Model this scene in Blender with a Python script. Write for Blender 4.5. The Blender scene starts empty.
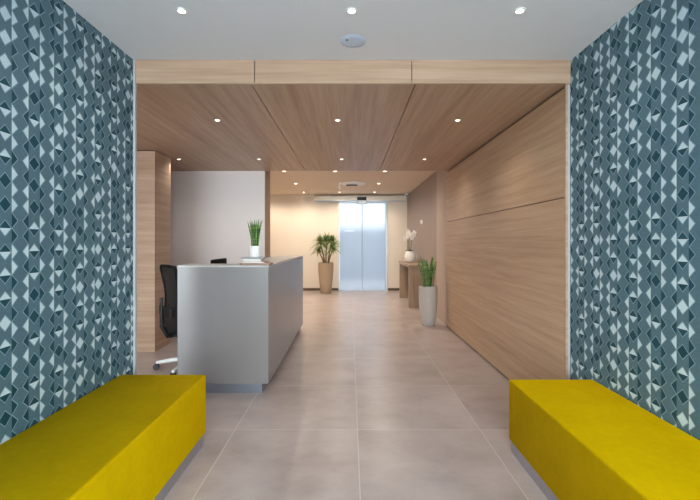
import bpy, bmesh, math, random
from mathutils import Vector, Matrix
random.seed(7)
PI = math.pi
scene = bpy.context.scene
COL = scene.collection

# ------------------------------------------------------------------ camera
cam_data = bpy.data.cameras.new('camera')
cam = bpy.data.objects.new('camera', cam_data)
COL.objects.link(cam)
cam.location = (0, 0, 1.38)
cam.rotation_euler = (PI / 2, 0, 0)
cam_data.sensor_width = 36
cam_data.lens = 36 * 400 / 700
cam_data.shift_y = -8 / 700
cam_data.clip_start = 0.05
scene.camera = cam

# ------------------------------------------------------------------ world, daylight, exposure
world = bpy.data.worlds.new('daylight')
scene.world = world
world.use_nodes = True
WN = world.node_tree
WN.nodes.clear()
w_out = WN.nodes.new('ShaderNodeOutputWorld')
w_bg = WN.nodes.new('ShaderNodeBackground')
w_bg.inputs[0].default_value = (0.85, 0.93, 1.0, 1)
w_bg.inputs[1].default_value = 10.6
WN.links.new(w_bg.outputs[0], w_out.inputs[0])

def portal(name, loc, rot, sx, sy):
    l = bpy.data.lights.new(name, 'AREA')
    l.shape = 'RECTANGLE'
    l.size, l.size_y = sx, sy
    l.cycles.is_portal = True
    o = bpy.data.objects.new(name, l)
    COL.objects.link(o)
    o.location, o.rotation_euler = loc, rot

portal('street_window_daylight', (0.02, -1.66, 1.36), (PI / 2, 0, 0), 3.1, 2.6)
portal('reception_window_daylight', (-2.99, -1.66, 1.36), (PI / 2, 0, 0), 2.6, 2.6)
portal('garden_door_daylight', (0.36, 12.4, 1.4), (-PI / 2, 0, 0), 4.0, 2.8)

LAMP_FRONT, LAMP_WOOD, LAMP_BACK = 8, 12, 40
WARM = (1.0, 0.91, 0.81)
WARM_BACK = (1.0, 0.865, 0.70)

vs = scene.view_settings
scene.display_settings.display_device = 'sRGB'
vs.view_transform = 'Standard'
vs.look = 'None'
vs.gamma = 1
vs.use_curve_mapping = False
vs.exposure = 0.5
scene.cycles.use_denoising = True
scene.cycles.max_bounces = 10
scene.cycles.diffuse_bounces = 6
scene.cycles.sample_clamp_indirect = 6

# ------------------------------------------------------------------ materials
def srgb(r, g, b):
    f = lambda c: (c / 255 / 12.92) if c / 255 <= 0.04045 else ((c / 255 + 0.055) / 1.055) ** 2.4
    return (f(r), f(g), f(b), 1)

class NT:
    """small helper around a node tree"""
    def __init__(self, name):
        self.m = bpy.data.materials.new(name)
        self.m.use_nodes = True
        self.t = self.m.node_tree
        self.b = self.t.nodes['Principled BSDF']
        self.out = self.t.nodes['Material Output']
    def n(self, typ, **kw):
        x = self.t.nodes.new(typ)
        for k, v in kw.items():
            setattr(x, k, v)
        return x
    def put(self, sock, v):
        if isinstance(v, bpy.types.NodeSocket):
            self.t.links.new(v, sock)
        else:
            sock.default_value = v
    def math(self, op, a, b=None, c=None):
        x = self.n('ShaderNodeMath', operation=op)
        self.put(x.inputs[0], a)
        if b is not None: self.put(x.inputs[1], b)
        if c is not None: self.put(x.inputs[2], c)
        return x.outputs[0]
    def mix(self, f, a, b):
        x = self.n('ShaderNodeMix', data_type='RGBA')
        self.put(x.inputs[0], f); self.put(x.inputs[6], a); self.put(x.inputs[7], b)
        return x.outputs[2]
    def pos(self):
        return self.n('ShaderNodeTexCoord').outputs['Object']
    def noise(self, vec, scale, detail=3, rough=.5):
        x = self.n('ShaderNodeTexNoise')
        self.put(x.inputs['Vector'], vec)
        x.inputs['Scale'].default_value = scale
        x.inputs['Detail'].default_value = detail
        x.inputs['Roughness'].default_value = rough
        return x.outputs['Fac']
    def scalev(self, vec, s):
        x = self.n('ShaderNodeMapping')
        self.put(x.inputs['Vector'], vec)
        x.inputs['Scale'].default_value = s
        return x.outputs[0]
    def ramp(self, fac, stops):
        x = self.n('ShaderNodeValToRGB')
        el = x.color_ramp.elements
        while len(el) < len(stops): el.new(.5)
        for e, (p, c) in zip(el, stops):
            e.position, e.color = p, c
        self.put(x.inputs[0], fac)
        return x.outputs[0]
    def bump(self, h, strength, dist):
        x = self.n('ShaderNodeBump')
        x.inputs['Strength'].default_value = strength
        x.inputs['Distance'].default_value = dist
        self.put(x.inputs['Height'], h)
        self.put(self.b.inputs['Normal'], x.outputs[0])

def plain(name, c, rough=.5, metal=0.0, var=.06, scale=9, spec=.5, bump=0):
    k = NT(name)
    f = k.noise(k.pos(), scale)
    a = tuple(x * (1 - var) for x in c[:3]) + (1,)
    b = tuple(min(1, x * (1 + var)) for x in c[:3]) + (1,)
    k.put(k.b.inputs['Base Color'], k.mix(f, a, b))
    k.b.inputs['Roughness'].default_value = rough
    k.b.inputs['Metallic'].default_value = metal
    k.b.inputs['Specular IOR Level'].default_value = spec
    if bump: k.bump(k.noise(k.pos(), 160), bump, .002)
    return k.m

def wood(name, axis, dark, mid, light, rough=.42):
    k = NT(name)
    p = k.pos()
    lo, hi = .8, 24
    s = {'x': (lo, hi, hi), 'y': (hi, lo, hi), 'z': (hi, hi, lo), 'xy': (lo, lo, hi)}[axis]
    warp = k.n('ShaderNodeTexNoise'); k.put(warp.inputs['Vector'], p); warp.inputs['Scale'].default_value = 1.3
    ad = k.n('ShaderNodeVectorMath', operation='MULTIPLY_ADD')
    k.put(ad.inputs[0], warp.outputs['Color']); ad.inputs[1].default_value = (.03, .03, .03); k.put(ad.inputs[2], p)
    g1 = k.noise(k.scalev(ad.outputs[0], s), 1.0, 6, .62)
    s2 = tuple(v * (5 if v == hi else 3) for v in s)
    g2 = k.noise(k.scalev(p, s2), 1.0, 3, .6)
    s3 = tuple(v * .22 for v in s)
    g3 = k.noise(k.scalev(p, s3), 1.0, 2, .5)
    f = k.math('ADD', k.math('MULTIPLY', g1, .50), k.math('ADD', k.math('MULTIPLY', g2, .2), k.math('MULTIPLY', g3, .30)))
    k.put(k.b.inputs['Base Color'], k.ramp(f, [(.36, dark), (.5, mid), (.63, light)]))
    k.b.inputs['Roughness'].default_value = rough
    k.b.inputs['Specular IOR Level'].default_value = .35
    k.bump(g2, .08, .002)
    return k.m

OAK = (srgb(162, 129, 106), srgb(181, 150, 126), srgb(196, 167, 144))
M = {}
M['oak_x'] = wood('light_oak_across', 'x', *OAK)
M['oak_y'] = wood('light_oak_along', 'y', *OAK)
M['oak_level'] = wood('light_oak_level_grain', 'xy', *OAK)
M['oak_wall'] = wood('light_oak_wall', 'y', srgb(172, 139, 111), srgb(189, 157, 128), srgb(203, 173, 144), .45)
M['oak_console'] = wood('taupe_oak', 'z', srgb(128, 106, 86), srgb(156, 132, 110), srgb(178, 154, 132), .45)
M['white_paint'] = plain('ceiling_white_paint', srgb(228, 228, 233), .75, var=.015)
M['cream_paint'] = plain('cream_wall_paint', srgb(230, 220, 206), .7, var=.02, scale=2)
M['trim_grey'] = plain('grey_white_trim', srgb(176, 175, 178), .6, var=.02)
M['lamp_tinted_paint'] = plain('lamp_warmed_ceiling_paint', srgb(222, 204, 182), .75, var=.015)  # warm tone of the rear lamps put into the ceiling colour
M['mauve_paint'] = plain('pale_mauve_paint', srgb(222, 211, 208), .7, var=.02, scale=2)
M['taupe_paint'] = plain('taupe_wall_paint', srgb(154, 139, 131), .65, var=.03, scale=3)
M['pink_taupe'] = plain('pale_taupe_paint', srgb(180, 162, 150), .65, var=.03, scale=3)
M['brown_shade'] = plain('brown_taupe_shade', srgb(150, 124, 104), .6, var=.03)  # brown carries the shade on the reception wall end
M['dark_gap'] = plain('dark_joint', srgb(46, 36, 30), .8)
M['brown_base'] = plain('brown_skirting', srgb(92, 74, 58), .5)
M['alu'] = plain('brushed_aluminium', srgb(178, 180, 184), .35, .85, var=.03, scale=30)
M['alu_plinth'] = plain('grey_metal_plinth', srgb(172, 170, 180), .35, .7, var=.03)
M['steel_grey'] = plain('steel_grey', srgb(110, 114, 120), .4, .4)
M['champagne'] = plain('champagne_metal', srgb(206, 196, 180), .35, .5, var=.02)
M['white_plastic'] = plain('white_plastic', srgb(232, 232, 232), .4, var=.02)
M['bluish_plastic'] = plain('pale_blue_plastic', srgb(196, 210, 232), .4, var=.05, scale=40)
M['black_plastic'] = plain('black_plastic', srgb(24, 24, 26), .45)
M['matt_black'] = plain('matt_black_plastic', srgb(16, 16, 17), .8, spec=.15)
M['screen'] = plain('dark_screen', srgb(14, 15, 18), .15)
M['black_fabric'] = plain('black_fabric', srgb(26, 26, 28), .9, bump=.3, scale=60)
M['chrome'] = plain('polished_metal', srgb(225, 225, 228), .15, 1.0, var=.01)
M['desk_trim'] = plain('pale_desk_edge', srgb(176, 173, 170), .4, .1, var=.02)
M['desk_dark'] = plain('desk_plinth_grey', srgb(132, 136, 146), .35, .6, var=.02)
M['ceramic'] = plain('white_ceramic', srgb(236, 234, 232), .3, var=.02)
M['stone_pot'] = plain('grey_stone_pot', srgb(186, 177, 171), .6, var=.07, scale=14, bump=.2)
M['taupe_pot'] = plain('taupe_stone_pot', srgb(172, 150, 126), .6, var=.07, scale=14, bump=.2)
M['soil'] = plain('dark_soil', srgb(50, 38, 30), .95, var=.3, scale=80, bump=.6)
M['bark'] = plain('plant_bark', srgb(128, 104, 72), .85, var=.2, scale=40)
M['palm_leaf'] = plain('palm_leaf_green', srgb(116, 138, 74), .5, var=.3, scale=12)
M['orchid_leaf'] = plain('orchid_leaf_green', srgb(70, 92, 52), .45, var=.2, scale=20)
M['petal'] = plain('white_petal', srgb(246, 240, 234), .6, var=.04, scale=30)
M['paper_brown'] = plain('brown_cover_paper', srgb(150, 112, 92), .5, var=.1, scale=25)
M['paper_red'] = plain('reddish_cover_paper', srgb(150, 84, 70), .5, var=.12, scale=25)
M['paper_white'] = plain('white_paper', srgb(232, 226, 220), .6, var=.04, scale=40)
M['grey_board'] = plain('grey_board', srgb(150, 154, 158), .45, var=.04)
M['asphalt'] = plain('outdoor_paving', srgb(205, 206, 208), .8, var=.1)
M['street_wall'] = plain('outdoor_plaster', srgb(170, 178, 190), .8, var=.03)

# lamp lens
def glow(name, c, s):
    k = NT(name)
    k.b.inputs['Base Color'].default_value = (.9, .9, .9, 1)
    k.put(k.b.inputs['Emission Color'], k.mix(k.noise(k.pos(), 3), c, tuple(x * .95 for x in c[:3]) + (1,)))
    k.b.inputs['Emission Strength'].default_value = s
    return k.m
M['lens_cool'] = glow('lamp_lens_cool', (1, .97, .92, 1), 6)
M['lens_warm'] = glow('lamp_lens_warm', (1, .86, .66, 1), 6)

# snake plant leaf: darker cross bands, paler rim is left to light
def leaf_mat():
    k = NT('snake_plant_leaf')
    p = k.pos()
    f = k.noise(k.scalev(p, (10, 10, 45)), 1.0, 3)
    k.put(k.b.inputs['Base Color'], k.ramp(f, [(.35, srgb(62, 94, 46)), (.52, srgb(88, 126, 58)), (.66, srgb(140, 166, 96))]))
    k.b.inputs['Roughness'].default_value = .4
    return k.m
M['snake_leaf'] = leaf_mat()

# grey lacquered desk laminate
def laminate():
    k = NT('grey_metallic_laminate')
    p = k.pos()
    f = k.noise(k.scalev(p, (6, 6, 1.2)), 1.0, 4)
    k.put(k.b.inputs['Base Color'], k.mix(f, srgb(127, 122, 122), srgb(135, 130, 130)))
    k.b.inputs['Metallic'].default_value = .12
    k.b.inputs['Roughness'].default_value = .27
    return k.m
M['laminate'] = laminate()

# large porcelain floor tiles with pale joints
def tiles():
    k = NT('porcelain_floor_tiles')
    p = k.pos()
    sx = k.n('ShaderNodeSeparateXYZ'); k.put(sx.inputs[0], p)
    S = .9
    u = k.math('DIVIDE', k.math('SUBTRACT', sx.outputs[0], .055 - 9), S)
    v = k.math('DIVIDE', k.math('SUBTRACT', sx.outputs[1], 2.942 - 9), S)
    du = k.math('ABSOLUTE', k.math('SUBTRACT', k.math('FRACT', k.math('ADD', u, .5)), .5))
    dv = k.math('ABSOLUTE', k.math('SUBTRACT', k.math('FRACT', k.math('ADD', v, .5)), .5))
    joint = k.math('LESS_THAN', k.math('MINIMUM', du, dv), .0036)
    cb = k.n('ShaderNodeCombineXYZ')
    k.put(cb.inputs[0], k.math('FLOOR', u)); k.put(cb.inputs[1], k.math('FLOOR', v))
    wn = k.n('ShaderNodeTexWhiteNoise'); k.put(wn.inputs['Vector'], cb.outputs[0])
    off = k.n('ShaderNodeVectorMath', operation='MULTIPLY_ADD')
    k.put(off.inputs[0], wn.outputs['Color']); off.inputs[1].default_value = (7, 7, 7); k.put(off.inputs[2], p)
    f1 = k.noise(off.outputs[0], 2.3, 6, .6)
    f2 = k.noise(k.scalev(off.outputs[0], (1.5, 2.4, 1)), 1.6, 5, .65)
    f = k.math('ADD', k.math('MULTIPLY', f1, .55), k.math('MULTIPLY', f2, .45))
    f = k.math('ADD', f, k.math('MULTIPLY', k.math('SUBTRACT', wn.outputs['Value'], .5), .05))
    c = k.ramp(f, [(.34, srgb(156, 141, 136)), (.5, srgb(173, 159, 155)), (.66, srgb(186, 173, 169))])
    k.put(k.b.inputs['Base Color'], k.mix(joint, c, srgb(202, 193, 187)))
    k.put(k.b.inputs['Roughness'], k.math('ADD', .262, k.math('ADD', k.math('MULTIPLY', f, .05), k.math('MULTIPLY', joint, .3))))
    k.b.inputs['Specular IOR Level'].default_value = .5
    k.bump(k.math('SUBTRACT', 1, joint), .25, .002)
    return k.m
M['tiles'] = tiles()

# geometric wallpaper: columns of half and whole diamonds on teal
def wallpaper(name, phase, level):
    k = NT(name)
    p = k.pos()
    sx = k.n('ShaderNodeSeparateXYZ'); k.put(sx.inputs[0], p)
    PER, UN = .169, .0727
    a = k.math('ADD', k.math('DIVIDE', k.math('SUBTRACT', sx.outputs[1], phase - 5.07), PER), .5)
    colid = k.math('FLOOR', a)
    u = k.math('MULTIPLY', k.math('SUBTRACT', k.math('FRACT', a), .5), 5.0)
    v = k.math('ADD', k.math('DIVIDE', k.math('SUBTRACT', sx.outputs[2], level), UN), 60.75)
    au = k.math('ABSOLUTE', u)
    vc = k.math('DIVIDE', v, 1.5)
    fc = k.math('MULTIPLY', k.math('SUBTRACT', k.math('FRACT', vc), .5), 1.5)
    dc = k.math('ADD', au, k.math('MULTIPLY', k.math('ABSOLUTE', fc), 2))
    in_c = k.math('LESS_THAN', dc, .94)
    vt = k.math('SUBTRACT', v, .25)
    ft = k.math('SUBTRACT', k.math('FRACT', vt), .5)
    dt = k.math('ADD', k.math('SUBTRACT', au, 1.06), k.math('MULTIPLY', k.math('ABSOLUTE', ft), 2))
    beyond = k.math('GREATER_THAN', au, 1.06)
    in_t = k.math('MULTIPLY', k.math('LESS_THAN', dt, .95), beyond)
    def rnd(rowval, seed):
        cb = k.n('ShaderNodeCombineXYZ')
        k.put(cb.inputs[0], colid); k.put(cb.inputs[1], rowval); cb.inputs[2].default_value = seed
        w = k.n('ShaderNodeTexWhiteNoise'); k.put(w.inputs['Vector'], cb.outputs[0])
        return w.outputs['Value']
    rc = rnd(k.math('FLOOR', vc), 1.3)
    # centre diamond: 14 % white, 20 % dark, 44 % dark over white, 22 % white over dark
    top = k.math('GREATER_THAN', fc, 0)
    full_w = k.math('LESS_THAN', rc, .15)
    full_d = k.math('MULTIPLY', k.math('GREATER_THAN', rc, .15), k.math('LESS_THAN', rc, .36))
    flip = k.math('GREATER_THAN', rc, .8)
    split_white = k.math('ABSOLUTE', k.math('SUBTRACT', k.math('SUBTRACT', 1, top), flip))
    cw = k.math('MAXIMUM', full_w, k.math('MULTIPLY', split_white, k.math('SUBTRACT', 1, full_d)))
    rt = k.math('GREATER_THAN', rnd(k.math('FLOOR', vt), 4.7), .5)
    right = k.math('GREATER_THAN', u, 0)
    tw = k.math('ABSOLUTE', k.math('SUBTRACT', right, rt))
    # outlines of the lattice
    oc = k.math('MULTIPLY', k.math('LESS_THAN', dc, 1.1), k.math('GREATER_THAN', dc, .97))
    ot = k.math('MULTIPLY', k.math('MULTIPLY', k.math('LESS_THAN', dt, 1.12), k.math('GREATER_THAN', dt, .97)), beyond)
    outl = k.math('MULTIPLY', k.math('MAXIMUM', oc, ot), .8)
    weave = k.noise(k.scalev(p, (60, 60, 420)), 1.0, 2)
    cloud = k.noise(p, 2.2, 2)
    base = k.mix(weave, srgb(58, 86, 100), srgb(104, 130, 143))
    base = k.mix(k.math('MULTIPLY', cloud, .5), base, srgb(76, 114, 130))
    base = k.mix(outl, base, srgb(140, 170, 182))
    dark = k.mix(weave, srgb(12, 58, 72), srgb(26, 78, 92))
    white = k.mix(weave, srgb(182, 203, 212), srgb(206, 224, 231))
    c = k.mix(in_t, base, k.mix(tw, dark, white))
    c = k.mix(in_c, c, k.mix(cw, dark, white))
    k.put(k.b.inputs['Base Color'], c)
    k.b.inputs['Roughness'].default_value = .55
    k.b.inputs['Specular IOR Level'].default_value = .3
    k.bump(weave, .1, .001)
    return k.m
M['wallpaper_left'] = wallpaper('geometric_wallpaper', 1.829, 1.335)
M['wallpaper_right'] = wallpaper('geometric_wallpaper_right', 1.934, 1.394)

# yellow velvet whose pile lies in one direction across the cover
def velvet():
    k = NT('yellow_velvet')
    p = k.pos()
    f = k.math('ADD', k.math('MULTIPLY', k.noise(p, 3.5, 4), .6), k.math('MULTIPLY', k.noise(p, 30, 3), .4))
    k.put(k.b.inputs['Base Color'], k.mix(f, srgb(206, 166, 0), srgb(246, 206, 0)))
    k.b.inputs['Roughness'].default_value = .85
    k.b.inputs['Specular IOR Level'].default_value = .04
    k.b.inputs['Sheen Weight'].default_value = 0
    k.b.inputs['Sheen Roughness'].default_value = .4
    k.b.inputs['Sheen Tint'].default_value = srgb(250, 220, 60)
    g = k.n('ShaderNodeNewGeometry')
    cr = k.n('ShaderNodeVectorMath', operation='CROSS_PRODUCT')
    k.put(cr.inputs[0], g.outputs['Normal']); cr.inputs[1].default_value = (0, 1, 0)
    ma = k.n('ShaderNodeVectorMath', operation='MULTIPLY_ADD')
    k.put(ma.inputs[0], cr.outputs[0]); ma.inputs[1].default_value = (.95, .95, .95); k.put(ma.inputs[2], g.outputs['Normal'])
    no = k.n('ShaderNodeVectorMath', operation='NORMALIZE'); k.put(no.inputs[0], ma.outputs[0])
    k.put(k.b.inputs['Normal'], no.outputs[0])
    return k.m
M['velvet'] = velvet()

def frosted():
    k = NT('frosted_glass')
    p = k.pos()
    t = k.n('ShaderNodeBsdfTranslucent'); k.put(t.inputs[0], k.mix(k.noise(p, 2), (.22, .23, .238, 1), (.235, .242, .248, 1)))
    r = k.n('ShaderNodeBsdfRefraction'); r.inputs['Roughness'].default_value = .55; r.inputs['IOR'].default_value = 1.12
    r.inputs['Color'].default_value = (.33, .338, .35, 1)
    g = k.n('ShaderNodeBsdfGlossy'); g.inputs['Roughness'].default_value = .35
    m1 = k.n('ShaderNodeMixShader'); m1.inputs[0].default_value = .8
    m2 = k.n('ShaderNodeMixShader'); m2.inputs[0].default_value = .05
    L = k.t.links.new
    L(t.outputs[0], m1.inputs[1]); L(r.outputs[0], m1.inputs[2])
    L(m1.outputs[0], m2.inputs[1]); L(g.outputs[0], m2.inputs[2]); L(m2.outputs[0], k.out.inputs[0])
    return k.m
M['frosted'] = frosted()

def clear_glass():
    k = NT('clear_glass')
    t = k.n('ShaderNodeBsdfTransparent'); t.inputs[0].default_value = (.95, .98, .97, 1)
    g = k.n('ShaderNodeBsdfGlossy'); g.inputs['Roughness'].default_value = .02
    m = k.n('ShaderNodeMixShader')
    fr = k.n('ShaderNodeFresnel'); fr.inputs[0].default_value = 1.45
    L = k.t.links.new
    L(fr.outputs[0], m.inputs[0]); L(t.outputs[0], m.inputs[1]); L(g.outputs[0], m.inputs[2]); L(m.outputs[0], k.out.inputs[0])
    return k.m
M['glass'] = clear_glass()

def mesh_fabric():
    k = NT('black_chair_mesh')
    t = k.n('ShaderNodeBsdfTransparent')
    m = k.n('ShaderNodeMixShader'); m.inputs[0].default_value = .93
    k.b.inputs['Base Color'].default_value = srgb(10, 10, 11); k.b.inputs['Roughness'].default_value = .8
    L = k.t.links.new
    L(t.outputs[0], m.inputs[1]); L(k.b.outputs[0], m.inputs[2]); L(m.outputs[0], k.out.inputs[0])
    return k.m
M['chair_mesh'] = mesh_fabric()

# ------------------------------------------------------------------ mesh helpers
def add_box(bm, x0, x1, y0, y1, z0, z1, bev=0, seg=2):
    vs_ = [bm.verts.new(c) for c in ((x0, y0, z0), (x1, y0, z0), (x1, y1, z0), (x0, y1, z0), (x0, y0, z1), (x1, y0, z1), (x1, y1, z1), (x0, y1, z1))]
    fs = [bm.faces.new([vs_[i] for i in q]) for q in ((3, 2, 1, 0), (4, 5, 6, 7), (0, 1, 5, 4), (1, 2, 6, 5), (2, 3, 7, 6), (3, 0, 4, 7))]
    if bev:
        es = list({e for f in fs for e in f.edges})
        bmesh.ops.bevel(bm, geom=es, offset=bev, segments=seg, profile=.5, affect='EDGES')
    return bm

def box(*a, **k):
    return add_box(bmesh.new(), *a, **k)

def add_lathe(bm, prof, n=32, cx=0, cy=0, cap_bottom=True, cap_top=False):
    rings = []
    for r, z in prof:
        rings.append([bm.verts.new((cx + r * math.cos(2 * PI * i / n), cy + r * math.sin(2 * PI * i / n), z)) for i in range(n)])
    for a, b in zip(rings, rings[1:]):
        for i in range(n):
            bm.faces.new((a[i], a[(i + 1) % n], b[(i + 1) % n], b[i]))
    if cap_bottom: bm.faces.new(rings[0][::-1])
    if cap_top: bm.faces.new(rings[-1])
    return bm

def lathe(*a, **k):
    return add_lathe(bmesh.new(), *a, **k)

def add_tube(bm, pts, radii, n=10, closed=False):
    pts = [Vector(p) for p in pts]
    if not hasattr(radii, '__len__'): radii = [radii] * len(pts)
    rings = []
    N = len(pts)
    ref = None
    for i, p in enumerate(pts):
        if closed:
            d = (pts[(i + 1) % N] - pts[i - 1]).normalized()
        else:
            d = (pts[min(i + 1, N - 1)] - pts[max(i - 1, 0)]).normalized()
        if ref is None:
            ref = Vector((0, 0, 1)) if abs(d.z) < .9 else Vector((1, 0, 0))
        a = (ref - d * ref.dot(d)).normalized()
        ref = a
        b = d.cross(a)
        rings.append([bm.verts.new(p + (a * math.cos(2 * PI * j / n) + b * math.sin(2 * PI * j / n)) * radii[i]) for j in range(n)])
    m = N if closed else N - 1
    for i in range(m):
        A, B = rings[i], rings[(i + 1) % N]
        for j in range(n):
            bm.faces.new((A[j], A[(j + 1) % n], B[(j + 1) % n], B[j]))
    if not closed:
        bm.faces.new(rings[0][::-1]); bm.faces.new(rings[-1])
    return bm

def tube(*a, **k):
    return add_tube(bmesh.new(), *a, **k)

def add_ball(bm, c, r, sc=(1, 1, 1), seg=14):
    g = bmesh.ops.create_uvsphere(bm, u_segments=seg, v_segments=seg // 2 + 2, radius=r)
    for v in g['verts']:
        v.co = Vector((v.co.x * sc[0], v.co.y * sc[1], v.co.z * sc[2])) + Vector(c)
    return bm

def obj(name, bm, mat, parent=None, smooth=False):
    me = bpy.data.meshes.new(name)
    bmesh.ops.recalc_face_normals(bm, faces=bm.faces)
    bm.to_mesh(me); bm.free()
    me.materials.append(M[mat] if isinstance(mat, str) else mat)
    if smooth:
        for p in me.polygons: p.use_smooth = True
        try: me.set_sharp_from_angle(angle=math.radians(38))
        except Exception: pass
    o = bpy.data.objects.new(name, me)
    COL.objects.link(o)
    if parent: o.parent = parent
    return o

def tag(o, label, cat, group=None):
    o['label'] = label; o['category'] = cat
    if group: o['group'] = group
    return o

def thing(name, label, cat, loc=(0, 0, 0), rz=0, group=None):
    o = bpy.data.objects.new(name, None)
    COL.objects.link(o)
    o.location = loc; o.rotation_euler = (0, 0, rz)
    o.empty_display_size = .1
    return tag(o, label, cat, group)

def struct(name, bm, mat, label, cat, smooth=False):
    o = obj(name, bm, mat, None, smooth)
    o['kind'] = 'structure'
    return tag(o, label, cat)

def copy_thing(o, loc, label, rz=0, name=None):
    c = o.copy(); COL.objects.link(c); c.location = loc; c.rotation_euler = (0, 0, rz); c['label'] = label
    for ch in list(o.children):
        d = ch.copy(); COL.objects.link(d); d.parent = c
        for g in list(ch.children):
            e = g.copy(); COL.objects.link(e); e.parent = d
    return c

# ------------------------------------------------------------------ the setting
XL, XR = -1.577, 1.608          # wallpapered walls of the entrance
YF, YP, YB, YE = -1.55, 2.91, 6.5, 11.38
ZC, ZW = 2.706, 2.534
struct('floor', box(-4.4, 2.0, YF - .1, YE + .12, -.12, 0), 'tiles', 'large beige porcelain floor tiles with pale joints', 'floor')
struct('ceiling', box(XL - .12, XR + .12, YF - .1, YP + .02, ZC, ZC + .14), 'white_paint', 'white plaster ceiling over the entrance', 'ceiling')
struct('ceiling_back', box(-4.4, 1.8, YB + .0, YE + .12, 2.72, 2.86), 'lamp_tinted_paint', 'pale ceiling in front of the glass sliding door', 'ceiling')
struct('wall_left', box(XL - .12, XL, YF, YP - .002, 0, ZC), 'wallpaper_left', 'left entrance wall with teal geometric wallpaper', 'wall')
struct('wall_right', box(XR, XR + .12, YF, YP + .012, 0, ZC), 'wallpaper_right', 'right entrance wall with teal geometric wallpaper', 'wall')
# white corner profile on the end of the left wallpaper
struct('trim_1', box(XL - .12, XL + .016, YP - .002, YP + .02, 0, ZC - .0), 'trim_grey', 'white corner profile ending the left wallpaper', 'trim')
# wooden ceiling panels with narrow joints, dark board above
struct('ceiling_backing', box(-4.4, XR + .12, YP + .02, YB, ZW + .03, ZC + .14), 'dark_gap', 'dark board above the wooden ceiling', 'ceiling')
xs = (-4.4, -.722, .478, XR - .002)
for i in range(3):
    struct('ceiling_wood', box(xs[i] + .004, xs[i + 1] - .004, YP + .022, YB, ZW, ZW + .029),
           'oak_y', ('wooden ceiling panel over the desk', 'middle wooden ceiling panel', 'wooden ceiling panel beside the oak wall')[i], 'ceiling')
xs = (XL + .016, -.694, .450, XR)
for i in range(3):
    struct('trim_%d' % (i + 2), box(xs[i] + .0035, xs[i + 1] - .0035, YP + .0, YP + .02, ZW, ZC - .001), 'oak_x',
           ('left oak fascia board at the ceiling step', 'middle oak fascia board at the ceiling step', 'right oak fascia board at the ceiling step')[i], 'trim')
# oak wall on the right: two rows of boards with a dark joint on a dark backing
XW = 1.576
struct('wall_right_backing', box(XW + .0205, XR + .12, YP + .031, YB + .06, 0, ZW), 'dark_gap', 'dark backing behind the oak wall', 'wall')
struct('wall_right_oak_lower', box(XW, XW + .02, YP + .03, YB + .06, .02, 1.703), 'oak_wall', 'lower row of the oak wall on the right', 'wall')
struct('wall_right_oak_upper', box(XW, XW + .02, YP + .03, YB + .06, 1.711, ZW - .022), 'oak_wall', 'upper row of the oak wall on the right', 'wall')
struct('trim_7', box(1.594, XR + .12, YP + .0125, YP + .0295, 0, ZW - .003), 'trim_grey', 'thin grey white corner profile ending the right wallpaper', 'trim')
struct('trim_5', box(XW - .001, 1.5935, YP + .0125, YP + .0295, 0, ZW - .003), 'oak_x', 'pale end strip between the oak wall and the wallpaper', 'trim')
# taupe wall beyond
struct('wall_right_back', box(1.625, 1.75, YB + .06, YE + .12, 0, 2.72), 'taupe_paint', 'taupe wall behind the console table', 'wall')
struct('wall_right_return', box(1.596, 1.625, YB + .06, 7.38, 0, 2.72), 'pink_taupe', 'pale taupe strip of wall at the end of the oak', 'wall')
struct('wall_bulkhead', box(-1.38, 1.6, YB, YB + .02, ZW, 2.72), 'white_paint', 'upstand between the wooden and the rear ceiling', 'wall')
# reception wall; the shade on its end is put into a brown colour
struct('wall_reception', box(-4.4, -1.385, YB, YB + .40, 0, 2.72), 'mauve_paint', 'pale mauve wall behind the reception desk', 'wall')
struct('trim_6', box(-1.385, -1.378, YB, YB + .405, 0, 2.72), 'brown_shade', 'end face of the reception wall, its shade put into a brown colour', 'trim')
struct('wall_reception_left', box(-4.4, -4.28, YF, YB, 0, ZC), 'mauve_paint', 'left wall of the reception corner', 'wall')
struct('wall_left_rear', box(XL - .14, XL - .12, YF, YP, 0, ZC), 'mauve_paint', 'rear side of the left wallpapered wall', 'wall')
struct('ceiling_reception', box(-4.4, XL - .12, YF - .1, YP + .02, ZC, ZC + .14), 'white_paint', 'white ceiling behind the left wallpapered wall', 'ceiling')
struct('wall_column', box(-4.28, -2.45, 5.02, 5.46, 0, ZW - .012), 'oak_level', 'oak clad column beside the reception chair', 'column')
# rear wall with the doorway
DX0, DX1, DZ = -.285, 1.007, 2.49
struct('wall_back_left', box(-4.4, DX0 - .035, YE, YE + .12, 0, 2.72), 'cream_paint', 'cream rear wall left of the sliding door', 'wall')
struct('wall_back_right', box(DX1 + .06, 1.625, YE, YE + .12, 0, 2.72), 'cream_paint', 'cream rear wall right of the sliding door', 'wall')
struct('wall_back_lintel', box(DX0 - .035, DX1 + .06, YE, YE + .12, DZ + .05, 2.72), 'cream_paint', 'cream wall above the sliding door', 'wall')
struct('wall_back_side', box(-4.4, -4.28, YB + .4, YE, 0, 2.72), 'cream_paint', 'left side wall of the rear lobby', 'wall')
struct('baseboard_left', box(-4.28, DX0 - .04, YE - .012, YE, 0, .07), 'brown_base', 'brown skirting left of the sliding door', 'baseboard')
struct('baseboard_right', box(DX1 + .065, 1.625, YE - .012, YE, 0, .07), 'brown_base', 'brown skirting right of the sliding door', 'baseboard')
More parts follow.
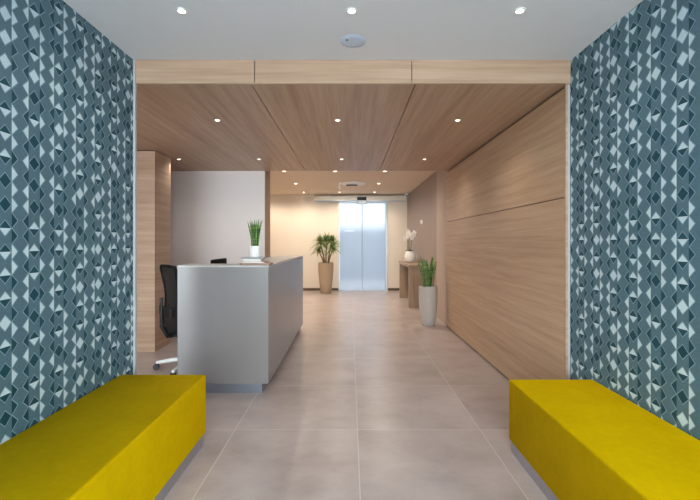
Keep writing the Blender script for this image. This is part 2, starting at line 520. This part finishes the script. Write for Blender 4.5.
# street front behind the camera: two glazed panes in a frame
fr = bmesh.new()
for x0, x1 in ((XL, XL + .06), (-.005, .055), (XR - .06, XR)):
    add_box(fr, x0, x1, YF - .06, YF, 0, ZC)
add_box(fr, XL, XR, YF - .06, YF, ZC - .07, ZC); add_box(fr, XL, XR, YF - .06, YF, 0, .07)
w1 = struct('window_1', fr, 'alu', 'glazed street front of the entrance', 'window')
obj('pane', box(XL + .06, -.005, YF - .035, YF - .025, .07, ZC - .07), 'glass', w1)
obj('pane', box(.055, XR - .06, YF - .035, YF - .025, .07, ZC - .07), 'glass', w1)
f2 = bmesh.new()
for x0, x1 in ((-4.28, -4.22), (-3.0, -2.94), (XL - .2, XL - .14)):
    add_box(f2, x0, x1, YF - .06, YF, 0, ZC)
add_box(f2, -4.28, XL - .14, YF - .06, YF, ZC - .07, ZC); add_box(f2, -4.28, XL - .14, YF - .06, YF, 0, .07)
w2 = struct('window_2', f2, 'alu', 'glazed street front of the reception corner', 'window')
obj('pane', box(-4.22, -3.0, YF - .035, YF - .025, .07, ZC - .07), 'glass', w2)
obj('pane', box(-2.94, XL - .2, YF - .035, YF - .025, .07, ZC - .07), 'glass', w2)
struct('ground_street', box(-12, 12, -14, YF - .1, -.2, -.04), 'asphalt', 'paving outside the entrance', 'ground')
struct('wall_garden_added', box(-8, 8, 15, 15.2, -.02, 1.9), 'street_wall', 'added wall outside the rear door, toning the frosted glass', 'wall')  # wall added outside to give the door glass its darker middle
struct('ground_garden', box(-8, 8, YE + .12, 22, -.2, -.02), 'asphalt', 'paving outside the rear door', 'ground')

# ------------------------------------------------------------------ sliding door
dr = bmesh.new()
add_box(dr, DX0 - .035, DX0, YE - .02, YE + .1, 0, DZ + .05)
add_box(dr, DX1, DX1 + .06, YE - .02, YE + .1, 0, DZ + .05)
add_box(dr, DX0, DX1, YE - .02, YE + .1, DZ, DZ + .05)
d1 = struct('door_1', dr, 'alu', 'double glass sliding door in an aluminium frame', 'door')
MID = .347
lf = obj('door_leaf', box(DX0, MID - .004, YE + .035, YE + .047, .012, DZ), 'frosted', d1)
lf['label'] = 'left frosted glass leaf'
rt_ = obj('door_leaf', box(MID + .004, DX1, YE + .035, YE + .047, .012, DZ), 'frosted', d1)
rt_['label'] = 'right frosted glass leaf'
obj('meeting_seal', box(MID - .009, MID + .007, YE + .03, YE + .052, .02, DZ - .001), 'steel_grey', d1)
obj('floor_guide', box(DX0, DX1, YE + .0, YE + .09, .001, .012), 'alu', d1)
st = obj('sticker', box(DX0 + .13, MID - .22, YE + .031, YE + .035, 1.68, 1.71), 'alu', lf)
rail = thing('door_track', 'long pale metal track box above the frosted sliding door', 'door track', (.31, YE - .021, 2.53))
obj('track_cover', box(-1.31, 1.29, -.13, 0, .02, .14, bev=.006), 'champagne', rail)
obj('track_lip', box(-1.31, 1.29, -.14, -.005, 0, .02), 'alu', rail)
sens = thing('motion_sensor', 'small black and silver motion sensor over the middle of the sliding door', 'sensor', (.33, YE - .162, 2.44))
obj('sensor_window', box(-.13, .13, -.05, 0, .11, .2, bev=.008), 'black_plastic', sens)
obj('housing', box(-.13, .13, -.045, 0, 0, .108, bev=.01), 'alu', sens)

# ------------------------------------------------------------------ lamps in the ceilings
def lamp_proto(lens, energy, col, label, group, r=.04, angle=150):
    t = thing('downlight', label, 'ceiling light', (0, 0, 0), 0, group)
    ring = bmesh.new()
    add_lathe(ring, [(r, -.001), (r, -.007), (r + .009, -.006), (r + .012, -.001)], 28, cap_bottom=False)
    obj('trim_ring', ring, 'white_plastic', t, True)
    obj('lens', lathe([(r - .001, -.0035), (r - .001, -.001)], 28, cap_top=True), lens, t)
    l = bpy.data.lights.new('lamp', 'SPOT')
    l.energy = energy; l.color = col; l.spot_size = math.radians(angle); l.spot_blend = 1.0; l.shadow_soft_size = .035
    lo = bpy.data.objects.new('lamp', l); COL.objects.link(lo); lo.parent = t; lo.location = (0, 0, -.03)
    return t

fa = lamp_proto('lens_cool', LAMP_FRONT, (1, .93, .84), 'round downlight in the white ceiling, left of three', 'downlights in the white ceiling', .021)
fa.location = (-.963, 2.29, ZC)
copy_thing(fa, (.009, 2.29, ZC), 'round downlight in the white ceiling, middle one of three')
copy_thing(fa, (.972, 2.29, ZC), 'round downlight in the white ceiling, right of three')
wa = lamp_proto('lens_warm', LAMP_WOOD, WARM, '', 'downlights in the wooden ceiling', .019)
spots = [(-2.38, 3.78, 'small downlight in the wooden ceiling above the office chair, unseen and added to light the column, near row'),  # unseen lamp continuing the row, added to light the column front
         (-1.253, 3.78, 'small downlight in the wooden ceiling above the desk front, near row'),
         (-.117, 3.78, 'small downlight in the middle wooden ceiling panel, near row'),
         (1.018, 3.78, 'small downlight in the wooden ceiling beside the oak wall, near row'),
         (-2.38, 5.56, 'small downlight in the wooden ceiling between column and reception wall, far row'),
         (-1.265, 5.56, 'small downlight in the wooden ceiling above the desk rear, far row'),
         (-.115, 5.56, 'small downlight in the middle wooden ceiling panel, far row'),
         (1.035, 5.56, 'small downlight in the wooden ceiling beside the oak wall, far row')]
for i, (x, y, lb) in enumerate(spots):
    if i == 0: wa.location = (x, y, ZW); wa['label'] = lb
    else: copy_thing(wa, (x, y, ZW), lb)
ba = lamp_proto('lens_warm', LAMP_BACK, WARM_BACK, '', 'downlights in the rear ceiling', .034, 160)
row = ('first row behind the wooden ceiling', 'second row beside the air vent', 'row before the sliding door')
colm = {-2.2: 'unseen added far left column', -1.24: 'left column', -.28: 'second column', .66: 'right column'}  # far left column is unseen, added along the grid to light the lobby
first = True
for r_, y in enumerate((7.55, 9.15, 10.72)):
    for x in (-2.2, -1.24, -.28, .66):
        if r_ == 1 and x == -.28: continue
        lb = 'small rear ceiling downlight, %s, %s' % (colm[x], row[r_])
        if first: ba.location = (x, y, 2.72); ba['label'] = lb; first = False
        else: copy_thing(ba, (x, y, 2.72), lb)

det = thing('ceiling_speaker', 'round pale bluish cover disc on the white ceiling near the oak fascia', 'ceiling disc', (.02, 2.64, ZC))
obj('cover', lathe([(.0, -.007), (.05, -.0068), (.08, -.005), (.085, -.001)], 40, cap_bottom=False), 'bluish_plastic', det, True)
obj('indicator', lathe([(.006, -.011), (.006, -.006)], 12, cx=-.04, cy=-.03), 'black_plastic', det)
vent = thing('air_vent', 'round white vent disc on the rear ceiling with a dark middle slot', 'ceiling vent', (.07, 9.15, 2.72))
obj('disc', lathe([(.10, -.03), (.2, -.034), (.28, -.02), (.30, -.001)], 48, cap_bottom=True), 'white_plastic', vent, True)
obj('slot', box(-.16, .1, -.05, .05, -.05, -.034, bev=.006), 'black_plastic', vent)
sp = thing('ceiling_sensor', 'thin white sensor stem hanging from the rear ceiling left of the vent disc', 'sensor', (-.235, 9.0, 2.72))
obj('stem', lathe([(.018, -.16), (.02, -.15), (.014, -.01), (.03, -.001)], 16), 'white_plastic', sp, True)

# security camera high in the rear corner
sc_ = thing('security_camera', 'small white security camera high in the rear right corner', 'camera', (1.545, 10.98, 2.72))
obj('mount', lathe([(.02, -.07), (.02, -.01), (.04, -.008), (.04, -.001)], 18), 'white_plastic', sc_, True)
cb_ = tube([(.0, .09, -.075), (.0, -.02, -.08), (-.0, -.10, -.09)], .042, 18)
obj('body', cb_, 'white_plastic', sc_, True)
obj('lens', tube([(0, -.098, -.09), (0, -.112, -.092)], .026, 18), 'black_plastic', sc_, True)
# small round wall light on the taupe wall
wl = thing('wall_button', 'small round white fitting high on the taupe wall above the console', 'wall fitting', (1.625, 9.0, 1.83), 0)
wb = bmesh.new()
add_tube(wb, [(0, 0, 0), (-.012, 0, 0), (-.035, 0, 0), (-.045, 0, 0)], [.05, .05, .042, .02], 24)
obj('cover', wb, 'white_plastic', wl, True)

# ------------------------------------------------------------------ benches
def bench(label, x0, x1, y1, label_grp, wall_right):
    y0 = .35
    cx, cy = (x0 + x1) / 2, (y0 + y1) / 2
    t = thing('bench', label, 'bench', (cx, cy, 0), 0, label_grp)
    hw, hl = (x1 - x0) / 2, (y1 - y0) / 2
    b = box(-hw, hw, -hl, hl,   .078, .474, bev=.012, seg=4)
    obj('upholstered_seat', b, 'velvet', t, True)
    ins = .014
    obj('plinth', box(-hw + ins, hw - ins, -hl + ins, hl - ins, 0, .078), 'alu_plinth', t)
    return t
bench('long yellow velvet bench under the left wallpaper, with the darker olive top', XL + .004, -.985, 2.74, 'yellow velvet benches', False)
bench('long yellow velvet bench under the right wallpaper, with the brighter top', 1.048, XR - .004, 2.645, 'yellow velvet benches', True)

# ------------------------------------------------------------------ reception desk
desk = thing('reception_desk', 'tall grey L-shaped reception desk with glossy front and side', 'reception desk', (-1.15, 3.62, 0))
# local: x from -.41 (left) to .412 (right side), y from 0 (front) to 2.66 (rear)
obj('front_panel', box(-.412, .412, 0, .04, .095, 1.152, bev=.002), 'laminate', desk)
obj('side_panel', box(.372, .412, .0405, 2.66, .095, 1.152, bev=.002), 'laminate', desk)
tp = bmesh.new()
L = [(-.412, 0), (.412, 0), (.412, 2.66), (.03, 2.66), (.03, .30), (-.412, .30)]
lo_ = [tp.verts.new((x, y, 1.1525)) for x, y in L]; hi_ = [tp.verts.new((x, y, 1.168)) for x, y in L]
tp.faces.new(lo_[::-1]); tp.faces.new(hi_)
for i in range(6): tp.faces.new((lo_[i], lo_[(i + 1) % 6], hi_[(i + 1) % 6], hi_[i]))
obj('counter_top', tp, 'desk_trim', desk)
pl = bmesh.new()
add_box(pl, -.38, .345, .036, .08, 0, .095); add_box(pl, .305, .345, .0805, 2.6, 0, .095)
obj('plinth', pl, 'desk_dark', desk)
wk = bmesh.new()
add_box(wk, -.40, .371, .041, .42, .71, .74); add_box(wk, -.38, .371, .4205, 2.6, .71, .74)
obj('worktop', wk, 'desk_trim', desk)
obj('end_panel', box(-.40, .371, 2.62, 2.66, 0, 1.15), 'laminate', desk)
obj('inner_leg', box(-.40, -.36, .042, .40, 0, .71), 'laminate', desk)
obj('seam', box(.4121, .4135, .02, .05, .86, .875), 'black_plastic', desk)

# monitor seen edge-on behind the counter
mon = thing('computer_monitor', 'black computer monitor behind the reception counter, only its top edge showing', 'monitor', (-1.455, 4.44, .7412), 0)
obj('foot', box(-.06, .12, -.11, .11, 0, .012, bev=.004), 'black_plastic', mon)
obj('stand', box(-.012, .012, -.03, .03, .012, .22), 'black_plastic', mon)
sh = obj('shell', box(-.016, .018, -.235, .235, .14, .452, bev=.012), 'matt_black', mon, True)
obj('screen', box(-.0175, -.0161, -.22, .22, .16, .43), 'screen', sh)

# things lying on the corner of the counter
CT = 1.1684
def slab(name, label, cat, cx, cy, z, w, d, h, rz, mat, edge=None, group=None):
    t = thing(name, label, cat, (cx, cy, z), rz, group)
    if edge:
        obj('cover', box(-w / 2, w / 2, -d / 2, d / 2, h - .002, h), mat, t)
        obj('pages', box(-w / 2 + .003, w / 2 - .003, -d / 2 + .003, d / 2 - .003, .002, h - .002), edge, t)
        obj('back_cover', box(-w / 2, w / 2, -d / 2, d / 2, 0, .002), mat, t)
    else:
        obj('board', box(-w / 2, w / 2, -d / 2, d / 2, 0, h, bev=.002), mat, t)
    return t
slab('magazine', 'wide brown magazine, lowest of the stack on the counter corner', 'magazine', -.875, 3.755, CT, .28, .20, .016, .03, 'paper_brown', 'paper_brown', 'reading stack on the counter')
slab('magazine', 'reddish magazine second from the bottom of the counter stack', 'magazine', -.885, 3.76, CT + .016, .22, .18, .014, -.05, 'paper_red', 'paper_white', 'reading stack on the counter')
slab('book', 'thick white book under the grey board on the counter', 'book', -.90, 3.76, CT + .030, .165, .15, .025, 0, 'paper_white', 'paper_white', 'reading stack on the counter')
slab('serving_board', 'flat grey board topping the counter stack under the small plant pot', 'board', -.905, 3.77, CT + .055, .205, .19, .014, .02, 'grey_board')
slab('leaflet', 'thin pale leaflet jutting out to the right of the counter stack', 'leaflet', -.80, 3.93, CT, .16, .1, .005, .1, 'paper_white', None)

# ------------------------------------------------------------------ plants
def sword_leaf(h, w, lean, az, twist, curve=.1):
    """an upright thick pointed leaf with a shallow trough"""
    bm = bmesh.new()
    n = 9
    rows = []
    for i in range(n + 1):
        t = i / n
        ww = w * (.62 + .38 * math.sin(min(1, t * 1.6) * PI / 2)) * (1 - max(0, (t - .62) / .38) ** 1.7 * .985) / 2
        r = lean * t + curve * t * t * h
        c = Vector((math.cos(az) * r, math.sin(az) * r, h * t))
        ta = az + PI / 2 + twist * (t + .4)
        s = Vector((math.cos(ta), math.sin(ta), 0)); nrm = Vector((-s.y, s.x, 0))
        th = .0035 * (1 - t * .7)
        rows.append([bm.verts.new(c + s * ww * k + nrm * (abs(k) * ww * .35 + th * sg)) for k, sg in ((-1, .2), (0, 1), (1, .2), (0, -1))])
    for a, b in zip(rows, rows[1:]):
        for j in range(4):
            bm.faces.new((a[j], a[(j + 1) % 4], b[(j + 1) % 4], b[j]))
    bm.faces.new(rows[0]); bm.faces.new(rows[-1])
    return bm

def snake_plant(name, label, loc, pot_prof, potmat, soil_z, soil_r, leaves, grp=None):
    t = thing(name, label, 'potted plant', loc, 0, grp)
    obj('pot', lathe(pot_prof, 40), potmat, t, True)
    obj('soil', lathe([(soil_r, soil_z - .01), (soil_r, soil_z), (0.001, soil_z + .006)], 32), 'soil', t, True)
    for (px, py, h, w, lean, az, tw) in leaves:
        o = obj('leaf', sword_leaf(h, w, lean, az, tw), 'snake_leaf', t, True)
        o.location = (px, py, soil_z - .004)
    return t
rnd = random.Random(3)
lv = []
for i in range(15):
    a = i * 2.4
    r = .006 + .03 * (i / 15)
    lv.append((math.cos(a) * r, math.sin(a) * r, rnd.uniform(.235, .275), .023, .004 + .016 * i / 15, a, rnd.uniform(-1, 1)))
snake_plant('potted_snake_plant', 'small snake plant in a white round pot on the reception counter', (-.895, 3.77, CT + .0693),
            [(.043, 0), (.047, .004), (.05, .05), (.052, .105), (.047, .105), (.045, .09)], 'ceramic', .092, .0455, lv)
lv = []
for i in range(11):
    a = i * 2.4 + .6
    r = .02 + .075 * (i / 11)
    lv.append((math.cos(a) * r, math.sin(a) * r, rnd.uniform(.3, .52) if i > 7 else rnd.uniform(.45, .55), .058, rnd.uniform(.01, .09), a, rnd.uniform(-1, 1)))
snake_plant('potted_snake_plant', 'snake plant in a tall pale grey floor pot beside the oak wall', (1.30, 6.66, 0),
            [(.10, 0), (.108, .01), (.128, .12), (.146, .26), (.153, .42), (.154, .65), (.138, .65), (.136, .6)], 'stone_pot', .622, .1365, lv)

# tall pot with a palm-like plant next to the door
palm = thing('potted_palm', 'leafy green palm in a tall taupe pot left of the sliding door', 'potted plant', (-.65, 10.8, 0))
obj('pot', lathe([(.135, 0), (.143, .01), (.165, .18), (.188, .42), (.203, .64), (.206, .82), (.188, .82), (.185, .77)], 44), 'taupe_pot', palm, True)
obj('soil', lathe([(.187, .77), (.187, .78), (.001, .79)], 36), 'soil', palm, True)
rp = random.Random(11)
def rosette(cnt, length):
    bm = bmesh.new()
    for i in range(cnt):
        az = rp.uniform(0, 2 * PI); el = rp.uniform(-.3, 1.45); L_ = length * rp.uniform(.7, 1.1)
        n = 7; droop = rp.uniform(.5, 1.1)
        d = Vector((math.cos(az) * math.cos(el), math.sin(az) * math.cos(el), math.sin(el)))
        s = Vector((-math.sin(az), math.cos(az), 0))
        rows = []
        for k in range(n + 1):
            t = k / n
            c = d * L_ * t + Vector((0, 0, -droop * L_ * .55 * t * t))
            w = .014 * (1 - t ** 2 * .96)
            up = Vector((0, 0, .004 * (1 - t)))
            rows.append((bm.verts.new(c - s * w + up), bm.verts.new(c), bm.verts.new(c + s * w + up)))
        for a, b in zip(rows, rows[1:]):
            bm.faces.new((a[0], a[1], b[1], b[0])); bm.faces.new((a[1], a[2], b[2], b[1]))
    return bm
for (bx, by, tx, ty, h, c, ln) in ((-.03, 0, -.15, -.04, .60, 130, .38), (.05, .02, .16, .05, .62, 130, .38), (.0, -.05, .02, -.07, .66, 120, .36), (-.05, .03, -.2, .05, .36, 80, .34), (.06, -.02, .2, -.08, .44, 80, .34)):
    tr = obj('trunk', tube([(bx, by, .775), (bx + (tx - bx) * .3, by + (ty - by) * .3, .775 + h * .4), (tx, ty, .775 + h)], [.024, .018, .012], 9), 'bark', palm, True)
    fo = obj('foliage', rosette(c, ln), 'palm_leaf', tr)
    fo.location = (tx, ty, .775 + h - .01)

# ------------------------------------------------------------------ console with an orchid
con = thing('console_table', 'narrow taupe wooden console table standing against the taupe wall', 'table', (1.42, 9.1, 0))
obj('tabletop', box(-.2, .2, -.78, .88, .845, .905, bev=.002), 'oak_console', con)
obj('leg', box(-.19, .195, -.765, -.68, 0, .8445, bev=.002), 'oak_console', con)
obj('leg', box(-.19, .195, .77, .855, 0, .8445, bev=.002), 'oak_console', con)
orc = thing('potted_orchid', 'white orchid in a rounded white pot on the console table', 'potted plant', (1.405, 9.35, .9054))
pb = lathe([(.07, 0), (.10, .02), (.128, .09), (.13, .15), (.112, .215), (.085, .25), (.088, .262), (.075, .262), (.07, .24)], 36)
for v in pb.verts:
    a = math.atan2(v.co.y, v.co.x); q = 1 + .05 * math.sin(5 * a + 25 * v.co.z)
    v.co.x *= q; v.co.y *= q
obj('pot', pb, 'ceramic', orc, True)
obj('soil', lathe([(.072, .238), (.072, .245), (.001, .25)], 24), 'soil', orc, True)
for az in (.4, 2.2, 3.6, 5.2):
    bm = bmesh.new(); rows = []
    for k in range(8):
        t = k / 7
        c = Vector((math.cos(az) * .13 * t, math.sin(az) * .13 * t, .25 + .13 * t - .12 * t * t))
        s = Vector((-math.sin(az), math.cos(az), 0)) * (.035 * math.sin(PI * (.15 + .84 * t)))
        rows.append((bm.verts.new(c - s + Vector((0, 0, .006))), bm.verts.new(c), bm.verts.new(c + s + Vector((0, 0, .006)))))
    for a, b in zip(rows, rows[1:]):
        bm.faces.new((a[0], a[1], b[1], b[0])); bm.faces.new((a[1], a[2], b[2], b[1]))
    obj('leaf', bm, 'orchid_leaf', orc, True)
def blossom():
    bm = bmesh.new()
    for i in range(5):
        a = i * 2 * PI / 5 + PI / 2
        add_ball(bm, (math.cos(a) * .034, 0, math.sin(a) * .034), .03, (.62 + .5 * abs(math.cos(a)), .16, .62 + .5 * abs(math.sin(a))), 10)
    add_ball(bm, (0, -.012, -.006), .011, seg=8)
    return bm
rb = random.Random(5)
for (tx, ty, top) in ((-.075, -.03, .74), (.055, .02, .72)):
    pts = [(tx * .2, 0, .245), (tx * .5, ty * .5, .45), (tx, ty, .64), (tx * 1.35, ty - .03, top), (tx * 1.2 - .05, ty - .09, top - .03)]
    stem = obj('flower_stem', tube(pts, [.007, .006, .005, .004, .003], 8), 'orchid_leaf', orc, True)
    for k in range(5):
        t = k / 4
        fx = tx * 1.1 + (rb.uniform(-.05, .05)); fy = ty - .04 - .02 * k * .5; fz = top - .02 - .15 * t + rb.uniform(-.02, .02)
        f = obj('blossom', blossom(), 'petal', stem, True)
        f.location = (fx, fy, fz); f.rotation_euler = (rb.uniform(-.3, .3), 0, rb.uniform(-.6, .4))

# ------------------------------------------------------------------ office chair behind the desk
ch = thing('office_chair', 'black mesh office chair behind the left end of the reception desk', 'chair', (-1.73, 4.40, 0), -.8)
# local frame: faces +y
sb_ = box(-.235, .235, -.22, .25, .37, .47, bev=.03, seg=4)
obj('seat', sb_, 'black_fabric', ch, True)
prof = [(-.165, .44), (-.225, .50), (-.225, .56), (-.195, .68), (-.175, .80), (-.18, .92), (-.20, 1.04), (-.205, 1.09), (-.185, 1.12)]
def back_y(z): return -.24 - .025 * ((z - .44) / .68) ** 1.3 + .035 * math.sin((z - .44) / .68 * PI)
loop = [(x, back_y(z), z) for x, z in prof] + [(0, back_y(1.125) + -.012, 1.125)] + [(-x, back_y(z), z) for x, z in prof[::-1]] + [(0, back_y(.44) - .0, .435)]
bf = obj('backrest_frame', tube(loop, .018, 10, closed=True), 'matt_black', ch, True)
mb = bmesh.new(); rows = []
for x, z in prof:
    rows.append([mb.verts.new((x * k, back_y(z) - .03 * (1 - k * k) , z)) for k in (-1, -.6, -.2, .2, .6, 1)])
for a, b in zip(rows, rows[1:]):
    for j in range(5): mb.faces.new((a[j], a[j + 1], b[j + 1], b[j]))
obj('backrest', mb, 'chair_mesh', ch, True)
obj('lumbar_support', box(-.17, .17, -.30, -.275, .60, .70, bev=.01), 'black_plastic', ch, True)
obj('back_spine', tube([(0, -.05, .385), (0, -.27, .39), (0, -.325, .50), (0, -.33, .80)], [.025, .025, .022, .015], 10), 'black_plastic', ch, True)
for s in (-1, 1):
    obj('armrest', tube([(s * .2, 0, .41), (s * .29, 0, .45), (s * .295, -.02, .64), (s * .29, .10, .665), (s * .285, .17, .665)], [.014, .016, .016, .022, .02], 10), 'black_plastic', ch, True)
obj('gas_column', lathe([(.032, .07), (.032, .24), (.02, .24), (.02, .40)], 20), 'black_plastic', ch, True)
obj('hub', lathe([(.045, .062), (.05, .09), (.04, .13)], 20, cap_top=True), 'white_plastic', ch, True)
A0 = math.radians(190) + .8
for i in range(5):
    a = A0 + i * 2 * PI / 5
    c, s_ = math.cos(a), math.sin(a)
    lg = obj('leg', tube([(c * .03, s_ * .03, .105), (c * .2, s_ * .2, .095), (c * .375, s_ * .375, .075)], [.028, .024, .017], 10), 'white_plastic', ch, True)
    w = tube([(c * .375 - s_ * .022, s_ * .375 + c * .022, .03), (c * .375 + s_ * .022, s_ * .375 - c * .022, .03)], .03, 16)
    obj('caster', w, 'black_plastic', lg, True)
